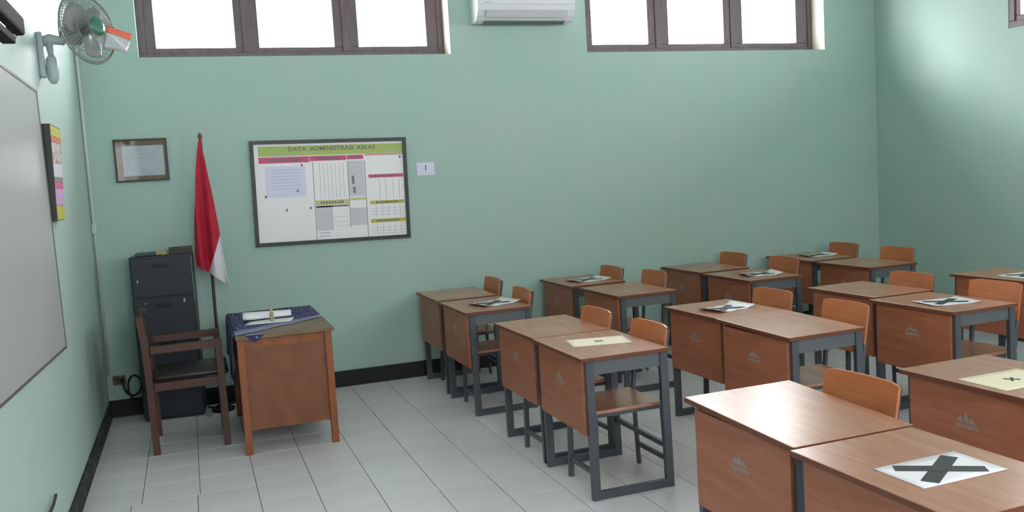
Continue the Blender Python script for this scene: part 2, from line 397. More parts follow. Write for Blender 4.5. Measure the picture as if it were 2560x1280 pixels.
for n, t in enumerate(tiles):
    if n < 300 and area(t) > 0:
        k = (round(t[2], 3), round(t[3], 3))
        if k not in mesh_cache: mesh_cache[k] = tile_mesh(*k)
        o = bpy.data.objects.new('tile', mesh_cache[k]); COL.objects.link(o); o.parent = fl; o.location = (t[0], t[1], 0)
    else:
        g = 0.0018
        rest.box(t[0]-t[2]/2+g, t[0]+t[2]/2-g, t[1]-t[3]/2+g, t[1]+t[3]/2-g, -0.006, 0)
o = rest.build('far_tiles', M['tile'], fl); o['kind'] = 'stuff'

# ------------------------------------------------------------------ student desk
def make_desk():
    root = empty('student_desk')
    # local x: 0 = front edge of the top (towards the blackboard side), y: centred
    HW = 0.328
    top = MB().box(0, 0.49, -HW, HW, 0.711, 0.731, 0.002).build('tabletop', M['wood_top'], root)
    MB().box(-0.0012, 0.0, -HW, HW, 0.712, 0.730).box(0.49, 0.4912, -HW, HW, 0.712, 0.730).box(0, 0.49, -HW-0.0012, -HW, 0.712, 0.730).box(0, 0.49, HW, HW+0.0012, 0.712, 0.730).build('edge_band', M['wood_edge'], top)
    pan = MB().box(0.018, 0.034, -0.286, 0.286, 0.335, 0.710, 0.0015).build('front_panel', M['wood_panel'], root)
    # printed emblem: three peaks over a line of lettering-like bars
    e = MB(); x0, x1 = 0.0172, 0.018
    for c, w, h in ((-0.026, 0.036, 0.026), (0.0, 0.040, 0.040), (0.026, 0.036, 0.026)):
        e.prism([(c-w/2, 0.572), (c+w/2, 0.572), (c+0.003, 0.572+h), (c-0.003, 0.572+h)], 'x', x0, x1)
    for k in range(9):
        e.box(x0, x1, -0.054+k*0.012, -0.054+k*0.012+0.0095, 0.548, 0.565)
    e.build('emblem', M['emblem'], pan)
    for sy in (-1, 1):
        ya, yb = sorted((sy*0.310, sy*0.284)); yc = (ya+yb)/2
        MB().beam((0.060, yc, 0.0), (0.053, yc, 0.711), 0.021, 0.013).build('leg', M['steel'], root)
        MB().beam((0.478, yc, 0.0), (0.468, yc, 0.711), 0.021, 0.013).build('leg', M['steel'], root)
        MB().box(0.080, 0.458, ya, yb, 0.002, 0.042).build('foot_rail', M['steel'], root)
        MB().box(0.074, 0.448, sy*0.297-0.004, sy*0.297+0.004, 0.636, 0.7105).build('side_apron', M['steel_light'], root)
    MB().box(0.045, 0.44, -0.284, 0.284, 0.634, 0.640).box(0.045, 0.049, -0.284, 0.284, 0.640, 0.700).build('book_tray', M['steel_light'], root)
    MB().box(0.465, 0.485, -0.284, 0.284, 0.20, 0.225).build('rear_crossbar', M['steel'], root)
    return root
# ------------------------------------------------------------------ student chair (origin: centre of the feet, faces -x)
def make_chair():
    root = empty('student_chair')
    seat = MB().box(-0.235, 0.185, -0.185, 0.185, 0.415, 0.433, 0.003).build('seat', M['wood_top'], root)
    back = MB()
    N = 8
    def pt(t, z, off):
        y = -0.185 + 0.37*t; bow = 0.018*(1-(2*t-1)**2); lean = 0.185 + 0.035*(z-0.6)/0.2
        return Vector((lean+bow+off, y, z))
    zs = [0.60, 0.605, 0.815, 0.822]
    A = [[back.bm.verts.new(pt(i/N, z if 0.02 < i/N < 0.98 or 0 < k < 3 else (0.606 if k == 0 else 0.814), 0)) for k, z in enumerate(zs)] for i in range(N+1)]
    B = [[back.bm.verts.new(pt(i/N, z if 0.02 < i/N < 0.98 or 0 < k < 3 else (0.606 if k == 0 else 0.814), 0.012)) for k, z in enumerate(zs)] for i in range(N+1)]
    for i in range(N):
        for k in range(3):
            back.bm.faces.new([A[i][k], A[i+1][k], A[i+1][k+1], A[i][k+1]]); back.bm.faces.new([B[i][k], B[i][k+1], B[i+1][k+1], B[i+1][k]])
        back.bm.faces.new([A[i][3], A[i+1][3], B[i+1][3], B[i][3]]); back.bm.faces.new([A[i][0], B[i][0], B[i+1][0], A[i+1][0]])
    for i in (0, N):
        for k in range(3): back.bm.faces.new([A[i][k], A[i][k+1], B[i][k+1], B[i][k]])
    bo = back.build('backrest', M['wood_back'], root)
    for sy in (-1, 1):
        y = sy*0.155
        MB().beam((-0.205, y, 0), (-0.195, y, 0.414), 0.0125, 0.0125).build('leg', M['steel'], root)
        MB().tube([(0.212, y, 0.0), (0.195, y, 0.40), (0.203, y, 0.50), (0.2155, y, 0.60), (0.251, y, 0.80)], 0.0135, 8).build('leg', M['steel'], root)
        MB().box(-0.182, 0.180, y-0.010, y+0.010, 0.392, 0.4145).build('side_rail', M['steel'], root)
        MB().box(0.243, 0.259, y-0.010, y+0.010, 0.800, 0.810, 0.003).build('end_cap', M['black'], root)
    MB().box(-0.210, -0.192, -0.142, 0.142, 0.392, 0.4145).build('front_rail', M['steel'], root)
    MB().box(-0.209, -0.193, -0.143, 0.143, 0.085, 0.110).build('stretcher', M['steel'], root)
    MB().box(0.199, 0.215, -0.143, 0.143, 0.105, 0.130).build('stretcher', M['steel'], root)
    return root

DESKS = [  # x front edge, y centre, rz deg, label
 (2.395, -0.450, 0.0, 'student desk in the corner pair nearest the wall chart, its far desk, bare top'),
 (2.390, -1.190, 0.5, 'student desk holding a white X sheet, near desk of the pair beside the wall chart'),
 (2.425, -2.360, 0.8, 'bare student desk behind the one with the narrow cream sheet'),
 (2.420, -3.030, 0.0, 'student desk with a cream sheet, free standing side frame fully in view'),
 (2.425, -4.655, 0.5, 'glaring pinkish student desk in the foreground, without any sheet on it'),
 (2.400, -5.335, 0.5, 'foreground student desk carrying the largest bold black X sheet'),
 (3.500, -0.440, 0.3, 'second pair along the back wall, far student desk with faint X sheet'),
 (3.530, -1.215, 0.6, 'second pair along the back wall, near student desk with a bare top'),
 (3.555, -2.510, 1.0, 'student desk with a white X sheet at the far end of the glossy middle pair'),
 (3.505, -3.200, 1.2, 'middle student desk with a white window glare on its bare top'),
 (3.460, -4.670, 1.0, 'student desk at the right edge holding a cream sheet with small X'),
 (4.700, -0.430, 0.3, 'third pair along the back wall, far student desk with bare top'),
 (4.675, -1.180, 0.3, 'third pair along the back wall, near student desk with a white X sheet'),
 (4.745, -2.430, 1.0, 'bare student desk at far end of the large right middle pair'),
 (4.670, -3.130, 0.8, 'student desk with a white X sheet, near end of the right middle pair'),
 (5.820, -0.460, 0.2, 'last pair in the far corner, far student desk with pale X sheet'),
 (5.800, -1.200, 0.2, 'last pair in the far corner, near student desk with a bare top'),
 (5.910, -2.560, 0.5, 'student desk cut by the right edge under the last white X sheet'),
 (5.870, -3.270, 0.5, 'hindmost right student desk seen only below, between the legs of another desk'),
]
desk0 = make_desk(); snap = snapshot(desk0)
for i, (x, y, rz, lab) in enumerate(DESKS):
    d = desk0 if i == 0 else copy_snap(snap)
    d.location = (x, y, 0); d.rotation_euler = (0, 0, math.radians(rz))
    tag(d, lab, 'desk', 'student desks in rows')
    if i in (4, 9):      # tops tilted on purpose to catch the window glare
        for c_ in ALLKIDS(d):
            if c_.name.startswith('tabletop'):
                a_ = math.radians({4: 2.1, 9: 1.4}[i]); c_.rotation_euler = (a_, 0, 0); c_.location = (0, 0.731*math.sin(a_), 0.731*(1-math.cos(a_))+0.009)
CHAIRS = [  # backrest x, y, rz, label
 (2.965, -0.405, 0, 'student chair pushed in, nearest the back wall in first pair beside wall chart'),
 (2.915, -1.215, -1, 'student chair behind the desk with the X sheet next to the wall chart'),
 (2.925, -2.470, 2, 'student chair at the bare desk beside the cream sheet desk'),
 (2.945, -3.085, 1, 'student chair tucked under the cream sheet desk, its seat board in full view'),
 (2.990, -4.655, 3, 'large foreground student chair backrest behind the pinkish glaring desk'),
 (4.035, -0.430, 2, 'student chair, left backrest of the second pair along the back wall'),
 (4.125, -1.010, 1, 'student chair, right backrest of the second pair along the back wall'),
 (4.140, -2.540, 3, 'student chair by the X sheet of the glossy middle pair'),
 (4.135, -3.210, 0, 'student chair behind the white glare on the middle desk'),
 (5.330, -0.320, 3, 'student chair, left backrest of the third pair along the back wall'),
 (5.375, -1.000, 2, 'student chair, right backrest of the third pair along the back wall'),
 (5.290, -2.510, 2, 'student chair, left of two backrests at the right middle pair'),
 (5.295, -3.180, 1, 'student chair, right of two backrests at right middle pair, by the edge'),
 (6.485, -0.420, 2, 'student chair, left backrest of the last pair in the far corner'),
 (6.460, -1.130, 2, 'student chair, right backrest of the last pair in the far corner'),
 (6.420, -3.260, 1, 'student chair of which only legs show below the right middle desk'),
]
chair0 = make_chair(); snapc = snapshot(chair0)
for i, (x, y, rz, lab) in enumerate(CHAIRS):
    c = chair0 if i == 0 else copy_snap(snapc)
    c.location = (x-0.222, y, 0); c.rotation_euler = (0, 0, math.radians(rz))
    tag(c, lab, 'chair', 'student chairs behind the desks')

# ------------------------------------------------------------------ X sheets on the desks
ZT = 0.7313
def sheet(x, y, rz, mname, label, L=0.30, Wd=0.21, big=True, curl=0.0, bars=None):
    root = empty('x_sheet', (x, y, ZT), math.radians(rz))
    tag(root, label, 'paper', 'X sheets laid on the desks')
    def P(u, v):
        X = (u-.5)*L; Y = (v-.5)*Wd
        z = 0.0008 + curl*(max(0, abs(2*u-1)-0.5))**2*0.08 + curl*0.003*math.sin(9*u+2*v)**2
        return Vector((X, Y, z))
    MB().grid(P, 12, 6).build('paper', M[mname], root, smooth=True, solid=0.0008)
    k = MB()
    def bar(ang, w, l, up=0.0):
        a = math.radians(ang); d = Vector((math.cos(a), math.sin(a), 0)); n = Vector((-d.y, d.x, 0)); z = 0.0022+curl*0.003+up
        pts = [-d*l/2-n*w/2, d*l/2-n*w/2, d*l/2+n*w/2, -d*l/2+n*w/2]
        k.hexa([p+Vector((0, 0, z-0.0008)) for p in pts]+[p+Vector((0, 0, z)) for p in pts])
    if big: bar(32, 0.048, 0.25); bar(-32, 0.044, 0.25, 0.0006)
    else: bar(45, 0.010, 0.06); bar(-45, 0.010, 0.06, 0.0006)
    k.build('cross_mark', M['ink'], root)
    return root
sheet(2.648, -5.360, 1, 'paper', 'white laminated sheet with bold black X on the nearest foreground desk', L=0.31, Wd=0.19)
sheet(2.690, -2.995, -12, 'cream', 'narrow cream sheet with tiny mark on the desk with the open side frame', L=0.32, Wd=0.21, big=False)
sheet(3.660, -4.720, 0, 'cream', 'cream sheet with small X on the desk at the right edge', L=0.32, Wd=0.23, big=False)
sheet(3.795, -2.515, 12, 'paper', 'white X sheet with lifted corners on the glossy middle pair', L=0.31, Wd=0.21, curl=1.0)
sheet(2.700, -1.200, 18, 'paper', 'white X sheet on the pair of desks beside the wall chart', L=0.33, Wd=0.24, curl=0.7)
sheet(3.790, -0.470, 8, 'paper_dull', 'greyish X sheet on second pair along the back wall', L=0.33, Wd=0.24, curl=0.6)
sheet(4.960, -1.225, -12, 'paper_dull', 'crumpled white X sheet on third pair along the back wall', L=0.31, Wd=0.24, curl=0.9)
sheet(4.915, -3.165, -8, 'paper', 'white sheet with narrow X on the right middle pair', L=0.32, Wd=0.23, curl=0.3)
sheet(6.160, -0.430, -5, 'paper_dull', 'pale X sheet on the last pair in the far corner', L=0.31, Wd=0.24, curl=0.6)
sheet(6.180, -2.640, 0, 'paper', 'white X sheet on the desk cut by the right edge of the view', L=0.31, Wd=0.23)

# ------------------------------------------------------------------ teacher's desk
t = empty('teacher_desk', (1.19, -1.0, 0)); tag(t, 'brown wooden teacher desk with panelled side, partly under a blue batik cloth', 'desk')
X0, X1, Y0, Y1 = -0.275, 0.262, -0.565, 0.50
MB().box(-0.305, 0.300, -0.615, 0.53, 0.732, 0.756, 0.004).build('tabletop', M['teak_top'], t)
for lx in (X0, X1):
    for ly in (Y0, Y1):
        MB().box(lx-0.022, lx+0.022, ly-0.022, ly+0.022, 0, 0.732, 0.002).build('leg', M['teak'], t)
for ly in (Y0, Y1):
    MB().box(X0+0.022, X1-0.022, ly-0.008, ly+0.018, 0.672, 0.731).build('apron', M['teak'], t)
    MB().box(X0+0.022, X1-0.022, ly-0.002, ly+0.010, 0.150, 0.672).build('side_panel', M['teak_panel'], t)
MB().box(X1-0.008, X1+0.004, Y0+0.022, Y1-0.022, 0.15, 0.731).build('front_panel', M['teak_panel'], t)
MB().box(X0-0.012, X0+0.012, Y0+0.022, Y1-0.022, 0.672, 0.731).build('apron', M['teak'], t)
dr = MB().box(X0-0.016, X0+0.30, 0.10, 0.46, 0.50, 0.670).build('drawer', M['teak'], t)
MB().lathe([(0.004, 0), (0.004, 0.012), (0.012, 0.016), (0.010, 0.024)], (X0-0.016, 0.28, 0.585), (-1, 0, 0), 12).build('knob', M['dark_wood'], dr)

# batik cloth lying on it (world coordinates)
c = empty('batik_cloth', (1.19, -1.0, 0.757)); tag(c, 'navy blue batik cloth with pale border draped askew over the teacher desk', 'tablecloth')
def cl(x, y, z): return Vector((x-1.19, y+1.0, z-0.757))
def top_y(x):   # near boundary of the cloth, oblique
    u = (x-0.885)/(1.478-0.885); return -1.565+u*0.43
def fcl(u, v, lo=0.0, hi=1.0):
    x = 0.885 + u*0.600; yb = top_y(x); w = lo+v*(hi-lo); y = yb + w*(-0.475-yb)
    return cl(x, y, 0.7595+0.0012*math.sin(17*u+9*w)*math.sin(5*w+2))
MB().grid(lambda u, v: fcl(u, v, 0.16, 1.0), 16, 16).build('cloth_field', M['batik'], c, smooth=True, solid=0.0016)
MB().grid(lambda u, v: fcl(u, v, 0.0, 0.16), 16, 4).build('border', M['batik_border'], c, smooth=True, solid=0.0016)
def drape(u, v):   # hangs down on the teacher's side
    y = -1.555 + u*1.08; L = 0.36 - 0.16*abs(2*u-1)**2 + 0.05*math.sin(7*u)
    return cl(0.880-0.010*min(1, v*6)-0.012*math.sin(16*u)*v, y, 0.7595-v*L)
MB().grid(drape, 26, 8).build('side_drop', M['batik'], c, smooth=True, solid=0.0016)
def corner(u, v):
    x = 0.925+u*0.10; return cl(x, -1.6165-0.002*v, 0.7595-v*(0.045 if abs(u-.5) < 0.3 else 0.02)*1.0)
MB().grid(lambda u, v: cl(0.945+u*0.115, -1.56-0.058*v, 0.7595+0.0005), 4, 2).build('near_flap', M['batik_border'], c, smooth=True, solid=0.0016)
MB().prism([(0.945-1.19, -0.000), (1.060-1.19, -0.000), (1.000-1.19, -0.048)], 'y', -0.6195, -0.6178).build('hanging_corner', M['batik'], c)

# loose papers (rolled) and small bottle
r = empty('rolled_paper', (1.13, -1.00, 0.762)); tag(r, 'loosely rolled white paper lying on the blue cloth of the teacher desk', 'paper')
def roll(u, v):
    a = v*2*PI*1.6; rad = 0.016+0.012*v+0.010*(1-u)
    return Vector(((u-.5)*0.32, 0.075*0+rad*1.8*math.cos(a)-0.0, rad*0.85*math.sin(a)+0.030))
MB().grid(roll, 10, 40).build('sheet_roll', M['paper'], r, smooth=True, solid=0.001)
MB().grid(lambda u, v: Vector((-0.15+u*0.30+0.03*v, -0.20+v*0.17, 0.001+0.004*math.sin(3*u)*v)), 8, 6).build('loose_sheet', M['paper'], r, smooth=True, solid=0.0008)
r.rotation_euler = (0, 0, math.radians(-4))
b = empty('small_bottle', (1.150, -1.125, 0.7655)); tag(b, 'small tan bottle with yellowish cap standing on the paper on teacher desk', 'bottle')
MB().lathe([(0.012, 0), (0.014, 0.003), (0.014, 0.050), (0.008, 0.060), (0.008, 0.066)], (0, 0, 0), n=16).build('bottle_body', M['beige'], b, smooth=True, flat_angle=40)
MB().lathe([(0.0095, 0.064), (0.0095, 0.088), (0.007, 0.091)], (0, 0, 0), n=16).build('cap', M['tan'], b, smooth=True, flat_angle=40)

# ------------------------------------------------------------------ wooden armchair (faces +x)
a = empty('armchair', (0.58, -1.0, 0)); tag(a, 'dark brown wooden armchair with dark seat, beside the teacher desk', 'chair')
for ly in (-0.24, 0.24):
    MB().beam((-0.215, ly, 0), (-0.228, ly, 0.70), 0.021, 0.019).beam((-0.228, ly, 0.70), (-0.248, ly, 0.895), 0.021, 0.019).build('leg', M['dark_wood'], a)
    MB().beam((0.218, ly, 0), (0.212, ly, 0.70), 0.021, 0.019).build('leg', M['dark_wood'], a)
    MB().hexa([(-0.20, ly-0.024, 0.654), (0.235, ly-0.024, 0.654), (0.235, ly+0.024, 0.654), (-0.20, ly+0.024, 0.654),
               (-0.20, ly-0.024, 0.698), (0.235, ly-0.024, 0.702), (0.235, ly+0.024, 0.702), (-0.20, ly+0.024, 0.698)]).build('armrest', M['dark_wood'], a)
    MB().box(-0.196, 0.192, ly-0.013, ly+0.013, 0.410, 0.462).build('seat_rail', M['dark_wood'], a)
MB().box(0.200, 0.228, -0.22, 0.22, 0.410, 0.462).build('seat_rail', M['dark_wood'], a)
MB().box(-0.233, -0.205, -0.22, 0.22, 0.410, 0.462).build('seat_rail', M['dark_wood'], a)
MB().box(-0.190, 0.262, -0.222, 0.222, 0.464, 0.505, 0.016).build('seat_cushion', M['dark_seat'], a, smooth=True, flat_angle=50)
MB().hexa([(-0.232, -0.22, 0.60), (-0.216, -0.22, 0.60), (-0.216, 0.22, 0.60), (-0.232, 0.22, 0.60), (-0.258, -0.22, 0.88), (-0.242, -0.22, 0.88), (-0.242, 0.22, 0.88), (-0.258, 0.22, 0.88)]).build('backrest', M['dark_wood'], a)
MB().hexa([(-0.212, -0.20, 0.62), (-0.196, -0.20, 0.62), (-0.196, 0.20, 0.62), (-0.212, 0.20, 0.62), (-0.238, -0.20, 0.86), (-0.222, -0.20, 0.86), (-0.222, 0.20, 0.86), (-0.238, 0.20, 0.86)]).build('back_pad', M['dark_seat'], a)

# ------------------------------------------------------------------ dark steel cabinet in the corner
k = empty('filing_cabinet', (0.470, -0.185, 0), math.radians(-4)); tag(k, 'tall charcoal steel drawer cabinet standing behind the armchair in the corner', 'cabinet')
CW = 0.213
MB().box(-CW, CW, -0.125, 0.14, 0.02, 1.215, 0.004).build('body', M['cabinet'], k)
MB().box(-CW+0.01, CW-0.01, -0.115, 0.13, 0.0, 0.02).build('plinth', M['black'], k)
zb = [0.05, 0.335, 0.625, 0.915, 1.205]
for i in range(4):
    d = MB().box(-CW+0.008, CW-0.008, -0.140, -0.1255, zb[i]+0.006, zb[i+1]-0.006, 0.003).build('drawer', M['cabinet'], k)
    zc = zb[i+1]-0.06
    MB().box(-0.055, 0.055, -0.150, -0.1405, zc-0.012, zc+0.010, 0.003).build('handle', M['black'], d)
MB().box(-0.172, -0.160, -0.1450, -0.1405, 1.025, 1.048, 0.002).box(0.135, 0.149, -0.1450, -0.1405, 0.862, 0.888, 0.002).box(-0.130, -0.120, -0.1450, -0.1405, 0.868, 0.882, 0.002).build('lock', M['chrome'], k)
MB().box(CW-0.004, CW+0.002, -0.1420, -0.136, 0.86, 1.20).build('edge_highlight', M['cabinet_highlight'], k)  # pale strip painted in for the highlight on the right cabinet edge
# things on top of it
o = MB().box(0.292, 0.430, -0.27, -0.12, 1.217, 1.238, 0.006).build('folded_cloth', M['greengrey']); tag(o, 'folded grey green cloth on the left of the dark cabinet top', 'cloth')
o = MB().box(0.432, 0.508, -0.26, -0.19, 1.217, 1.252, 0.005).build('small_box', M['beige']); tag(o, 'small beige box on the middle of the dark cabinet top', 'box')
tr_ = empty('desk_tray', (0.60, -0.20, 1.2165)); tag(tr_, 'dark tray with brown rim and odds and ends on right of cabinet top', 'tray')
MB().box(-0.075, 0.088, -0.07, 0.07, 0, 0.004).box(-0.075, -0.070, -0.07, 0.07, 0.004, 0.040).box(0.083, 0.088, -0.07, 0.07, 0.004, 0.040).box(-0.07, 0.083, -0.07, -0.065, 0.004, 0.040).box(-0.07, 0.083, 0.065, 0.07, 0.004, 0.040).build('tray_body', M['black'], tr_)
MB().box(-0.077, 0.090, -0.072, -0.060, 0.0405, 0.046).box(-0.077, 0.090, 0.060, 0.072, 0.0405, 0.046).build('rim', M['dark_wood'], tr_)
o = MB().tube([(0.475, -0.295, 1.222), (0.535, -0.215, 1.222)], 0.005, 8).build('pen', M['tan']); tag(o, 'tan pen lying in front of the dark tray on cabinet', 'pen')

# ------------------------------------------------------------------ flag
f = empty('flag_stand', (0.808, -0.25, 0)); tag(f, 'red over white flag furled on a brown pole, standing behind the armchair', 'flag')
MB().lathe([(0.085, 0), (0.085, 0.018), (0.05, 0.035), (0.022, 0.06), (0.022, 0.11)], (0, 0, 0), n=28).build('base', M['black'], f, smooth=True, flat_angle=40)
MB().tube([(0, 0, 0.05), (0.003, 0, 1.0), (0.005, 0, 2.03)], 0.0115, 10).build('pole', M['pole'], f, smooth=True, flat_angle=50)
MB().lathe([(0.006, 0), (0.012, 0.006), (0.009, 0.015), (0.016, 0.030), (0.017, 0.040), (0.011, 0.054), (0.003, 0.066)], (0.005, 0, 2.03), n=16).build('finial', M['finial'], f, smooth=True)
prof = [(2.04, 0.800, 0.820), (1.978, 0.786, 0.820), (1.895, 0.772, 0.832), (1.747, 0.752, 0.848), (1.60, 0.737, 0.866), (1.45, 0.721, 0.882), (1.335, 0.712, 0.892), (1.24, 0.706, 0.898), (1.17, 0.7035, 0.903), (1.115, 0.706, 0.908), (1.06, 0.785, 0.9135), (0.95, 0.9175, 0.9225)]
def flagpt(v, s):
    t = v*(len(prof)-1); i = min(int(t), len(prof)-2); q = t-i
    z = prof[i][0]*(1-q)+prof[i+1][0]*q; l = prof[i][1]*(1-q)+prof[i+1][1]*q; r = prof[i][2]*(1-q)+prof[i+1][2]*q
    return z, l, r
def red_right(z):  # boundary between red and white
    if z > 1.335: return None
    return 0.892-(1.335-z)/(1.335-1.058)*(0.892-0.788)
def fl_y(x, z):
    w = min(1, max(0.12, (2.05-z)/0.7)); u = (x-0.70)/0.22
    return -0.020 - 0.030*w + 0.022*w*math.sin(3.1*2*PI*u*0.8+1.1*z) + 0.010*w*math.sin(11*u-2*z)
def redf(u, v):
    V = v*(10/11)
    z, l, r_e = flagpt(V, 0); rr = red_right(z); r_e = r_e if rr is None else min(r_e, max(rr, l+0.002))
    x = l+(r_e-l)*u; return Vector((x-0.808, fl_y(x, z), z))
MB().grid(redf, 22, 50).build('red_cloth', M['red'], f, smooth=True, solid=0.002)
def whitef(u, v):
    z = 1.335-(1.335-0.95)*v; t0, l, r_e = 0, 0, 0
    for i in range(len(prof)-1):
        if prof[i][0] >= z >= prof[i+1][0]:
            q = (prof[i][0]-z)/(prof[i][0]-prof[i+1][0]); l = prof[i][1]*(1-q)+prof[i+1][1]*q; r_e = prof[i][2]*(1-q)+prof[i+1][2]*q
    lo = max(red_right(z) if z > 1.058 else l, l); lo = min(lo, r_e-0.001)
    x = lo+(r_e-lo)*u; return Vector((x-0.808, fl_y(x, z)+0.001, z))
MB().grid(whitef, 12, 20).build('white_cloth', M['white_cloth'], f, smooth=True, solid=0.002)

# ------------------------------------------------------------------ things on the back wall
def framed(name, x0, x1, z0, z1, rot, label, cat):
    root = empty(name, ((x0+x1)/2, -0.001, (z0+z1)/2)); root.rotation_euler = (0, math.radians(rot), 0); tag(root, label, cat)
    return root, (x1-x0)/2, (z1-z0)/2
def frame_bars(root, hw, hz, t, d, m):
    MB().box(-hw, hw, -d, 0, hz-t, hz, 0.001).box(-hw, hw, -d, 0, -hz, -hz+t, 0.001).box(-hw, -hw+t, -d, 0, -hz+t, hz-t, 0.001).box(hw-t, hw, -d, 0, -hz+t, hz-t, 0.001).build('picture_frame', m, root)
pr, hw, hz = framed('framed_certificate', 0.203, 0.574, 1.765, 2.083, 0.0, 'small framed certificate with brown mount above the dark cabinet', 'picture')
frame_bars(pr, hw, hz, 0.012, 0.02, M['blackframe'])
MB().box(-hw+0.012, hw-0.012, -0.008, -0.001, -hz+0.012, hz-0.012).build('mount', M['brown_mat'], pr)
ce = MB().box(-0.130, 0.158, -0.010, -0.0085, -0.117, 0.108).build('certificate', M['cert'], pr)
mk = MB()
for z, w in ((0.06, 0.14), (0.035, 0.10), (0.0, 0.18), (-0.02, 0.16), (-0.04, 0.17)): mk.box(0.01-w/2, 0.01+w/2, -0.0106, -0.0101, z-0.004, z+0.003)
mk.box(-0.105, -0.055, -0.0106, -0.0101, -0.100, -0.080)
mk.build('faint_lettering', M['grey_cell'], ce)['kind'] = 'stuff'
MB().box(-hw+0.012, hw-0.012, -0.0130, -0.0120, -hz+0.012, hz-0.012).build('glass_pane', M['glass'], pr)

wc, hw, hz = framed('wall_chart', 1.168, 2.412, 1.191, 2.020, 1.0, 'large framed class administration chart with green title band on the back wall', 'chart')
frame_bars(wc, hw, hz, 0.028, 0.028, M['blackframe'])
MB().box(-hw+0.028, hw-0.028, -0.010, -0.001, -hz+0.028, hz-0.028).build('chart_sheet', M['chart'], wc)
def UV(u, v): return (-hw+u*2*hw, hz-v*2*hz)
def cell(mb, u0, u1, v0, v1, lift=0.0):
    a_, z1 = UV(u0, v0); b_, z0 = UV(u1, v1); mb.box(a_, b_, -0.0112-lift, -0.0101, z0, z1)
    return mb
cell(MB(), .05, .985, .055, .150).build('title_band', M['yellow_green'], wc)
for q in ((.05, .36, .158, .215), (.37, .60, .158, .205), (.604, .712, .158, .200), (.74, .972, .355, .388)): cell(MB(), *q).build('heading', M['pink'], wc)
for q in ((.36, .37, .158, .213), (.722, .985, .152, .168)): cell(MB(), *q).build('heading', M['pink_pale'], wc)
for q in ((.74, .972, .615, .648), (.74, .972, .795, .832)): cell(MB(), *q).build('heading', M['yellow'], wc)
for q in ((.39, .604, .585, .635), (.612, .716, .575, .600)): cell(MB(), *q).build('heading', M['yellow_pale'], wc)
cell(MB(), .085, .335, .245, .540, 0.0006).build('pinned_sheet', M['lavender'], wc)
for q in ((.612, .716, .675, .845), (.39, .495, .645, .88), (.61, .712, .215, .56)): cell(MB(), *q).build('printed_box', M['grey_cell'], wc)
mb = MB()
for u in (.425, .450, .475, .50, .525, .55, .575, .81, .85, .90, .94): cell(mb, u, u+.0025, .225 if u < .7 else .40, .57 if u < .7 else .60)
for u in (.78, .82, .86, .90, .94): cell(mb, u, u+.0025, .655, .78); cell(mb, u, u+.0025, .84, .955)
for v in (.69, .72, .75, .88, .91, .94): cell(mb, .745, .97, v, v+.003)
for v in (.75, .80, .84): cell(mb, .50, .60, v, v+.003)
for v in (.28, .31, .34, .37, .40, .43, .46): cell(mb, .12, .30, v, v+.004, 0.0009)
for v in (.90, .93): cell(mb, .40, .47, v, v+.008)
mb.build('grey_rulings', M['rule'], wc)['kind'] = 'stuff'
mb = MB()
for u in (.382, .605, .717): cell(mb, u, u+.0035, .215, .985 if u < .4 else (.86 if u < .7 else .97))
cell(mb, .39, .60, .640, .655)
mb.build('dark_rulings', M['rule_dark'], wc)['kind'] = 'stuff'
mb = MB()
for u, v in ((.315, .24), (.08, .53), (.205, .665), (.355, .655), (.28, .485), (.955, .19)): cell(mb, u-.006, u+.006, v-.012, v+.012, 0.0012)
for u, v0, v1 in ((.64, .36, .44), (.645, .47, .53)): cell(mb, u-.01, u+.006, v0, v1, 0.0015)
mb.build('pin_marks', M['ink_soft'], wc)['kind'] = 'stuff'
mb = MB()   # illegible lettering on the pink and mustard headings, as short dashes
rnd = random.Random(3)
for u0, u1, v, h in ((.10, .30, .188, .014), (.41, .56, .182, .014), (.63, .69, .180, .012), (.78, .93, .372, .010), (.78, .93, .632, .010), (.78, .93, .814, .010), (.42, .57, .61, .012)):
    u = u0
    while u < u1:
        w = rnd.uniform(.006, .014); cell(mb, u, min(u+w, u1), v-h, v+h, 0.0008); u += w+.006
mb.build('heading_marks', M['rule_dark'], wc)['kind'] = 'stuff'
def text_obj(txt, size, loc, material, parent, name, ext=0.0004, rot=(PI/2, 0, 0), sx=1.0):
    cu = bpy.data.curves.new(name, 'FONT'); cu.body = txt; cu.size = size; cu.align_x = 'CENTER'; cu.align_y = 'CENTER'; cu.extrude = ext; cu.offset = 0.0008
    tmp = bpy.data.objects.new(name+'_tmp', cu); COL.objects.link(tmp)
    bpy.context.view_layer.update()
    me = bpy.data.meshes.new_from_object(tmp.evaluated_get(bpy.context.evaluated_depsgraph_get()))
    bpy.data.objects.remove(tmp)
    me.materials.clear(); me.materials.append(material)
    o = bpy.data.objects.new(name, me); COL.objects.link(o); o.parent = parent; o.location = loc; o.rotation_euler = rot; o.scale = (sx, 1, 1)
    return o
text_obj('DATA  ADMINISTRASI  KELAS', 0.046, (0.018, -0.0118, UV(0, .088)[1]), M['rule_dark'], wc, 'title_lettering', sx=1.16)
cx_, cz_ = UV(.885, .128); mb = MB()
for q in range(4): cell(mb, .86+q*.016, .872+q*.016, .118, .138, 0.0006)
for q in range(8): cell(mb, .12+q*.03, .142+q*.03, .128, .138, 0.0006)
mb.build('small_print', M['rule'], wc)['kind'] = 'stuff'
# number sheet
ns = empty('number_sheet', (2.577, -0.001, 1.742)); tag(ns, 'small white paper with a number, taped right of the wall chart', 'paper')
MB().box(-0.076, 0.076, -0.002, 0, -0.053, 0.053).build('paper', M['lavender'], ns)
text_obj('1', 0.062, (0, -0.0026, 0.004), M['ink'], ns, 'number')

# ------------------------------------------------------------------ air conditioner
ac = empty('air_conditioner', (3.50, 0, 2.93)); tag(ac, 'white split air conditioner on the back wall between the two windows', 'air conditioner')
L0, L1 = -0.445, 0.425
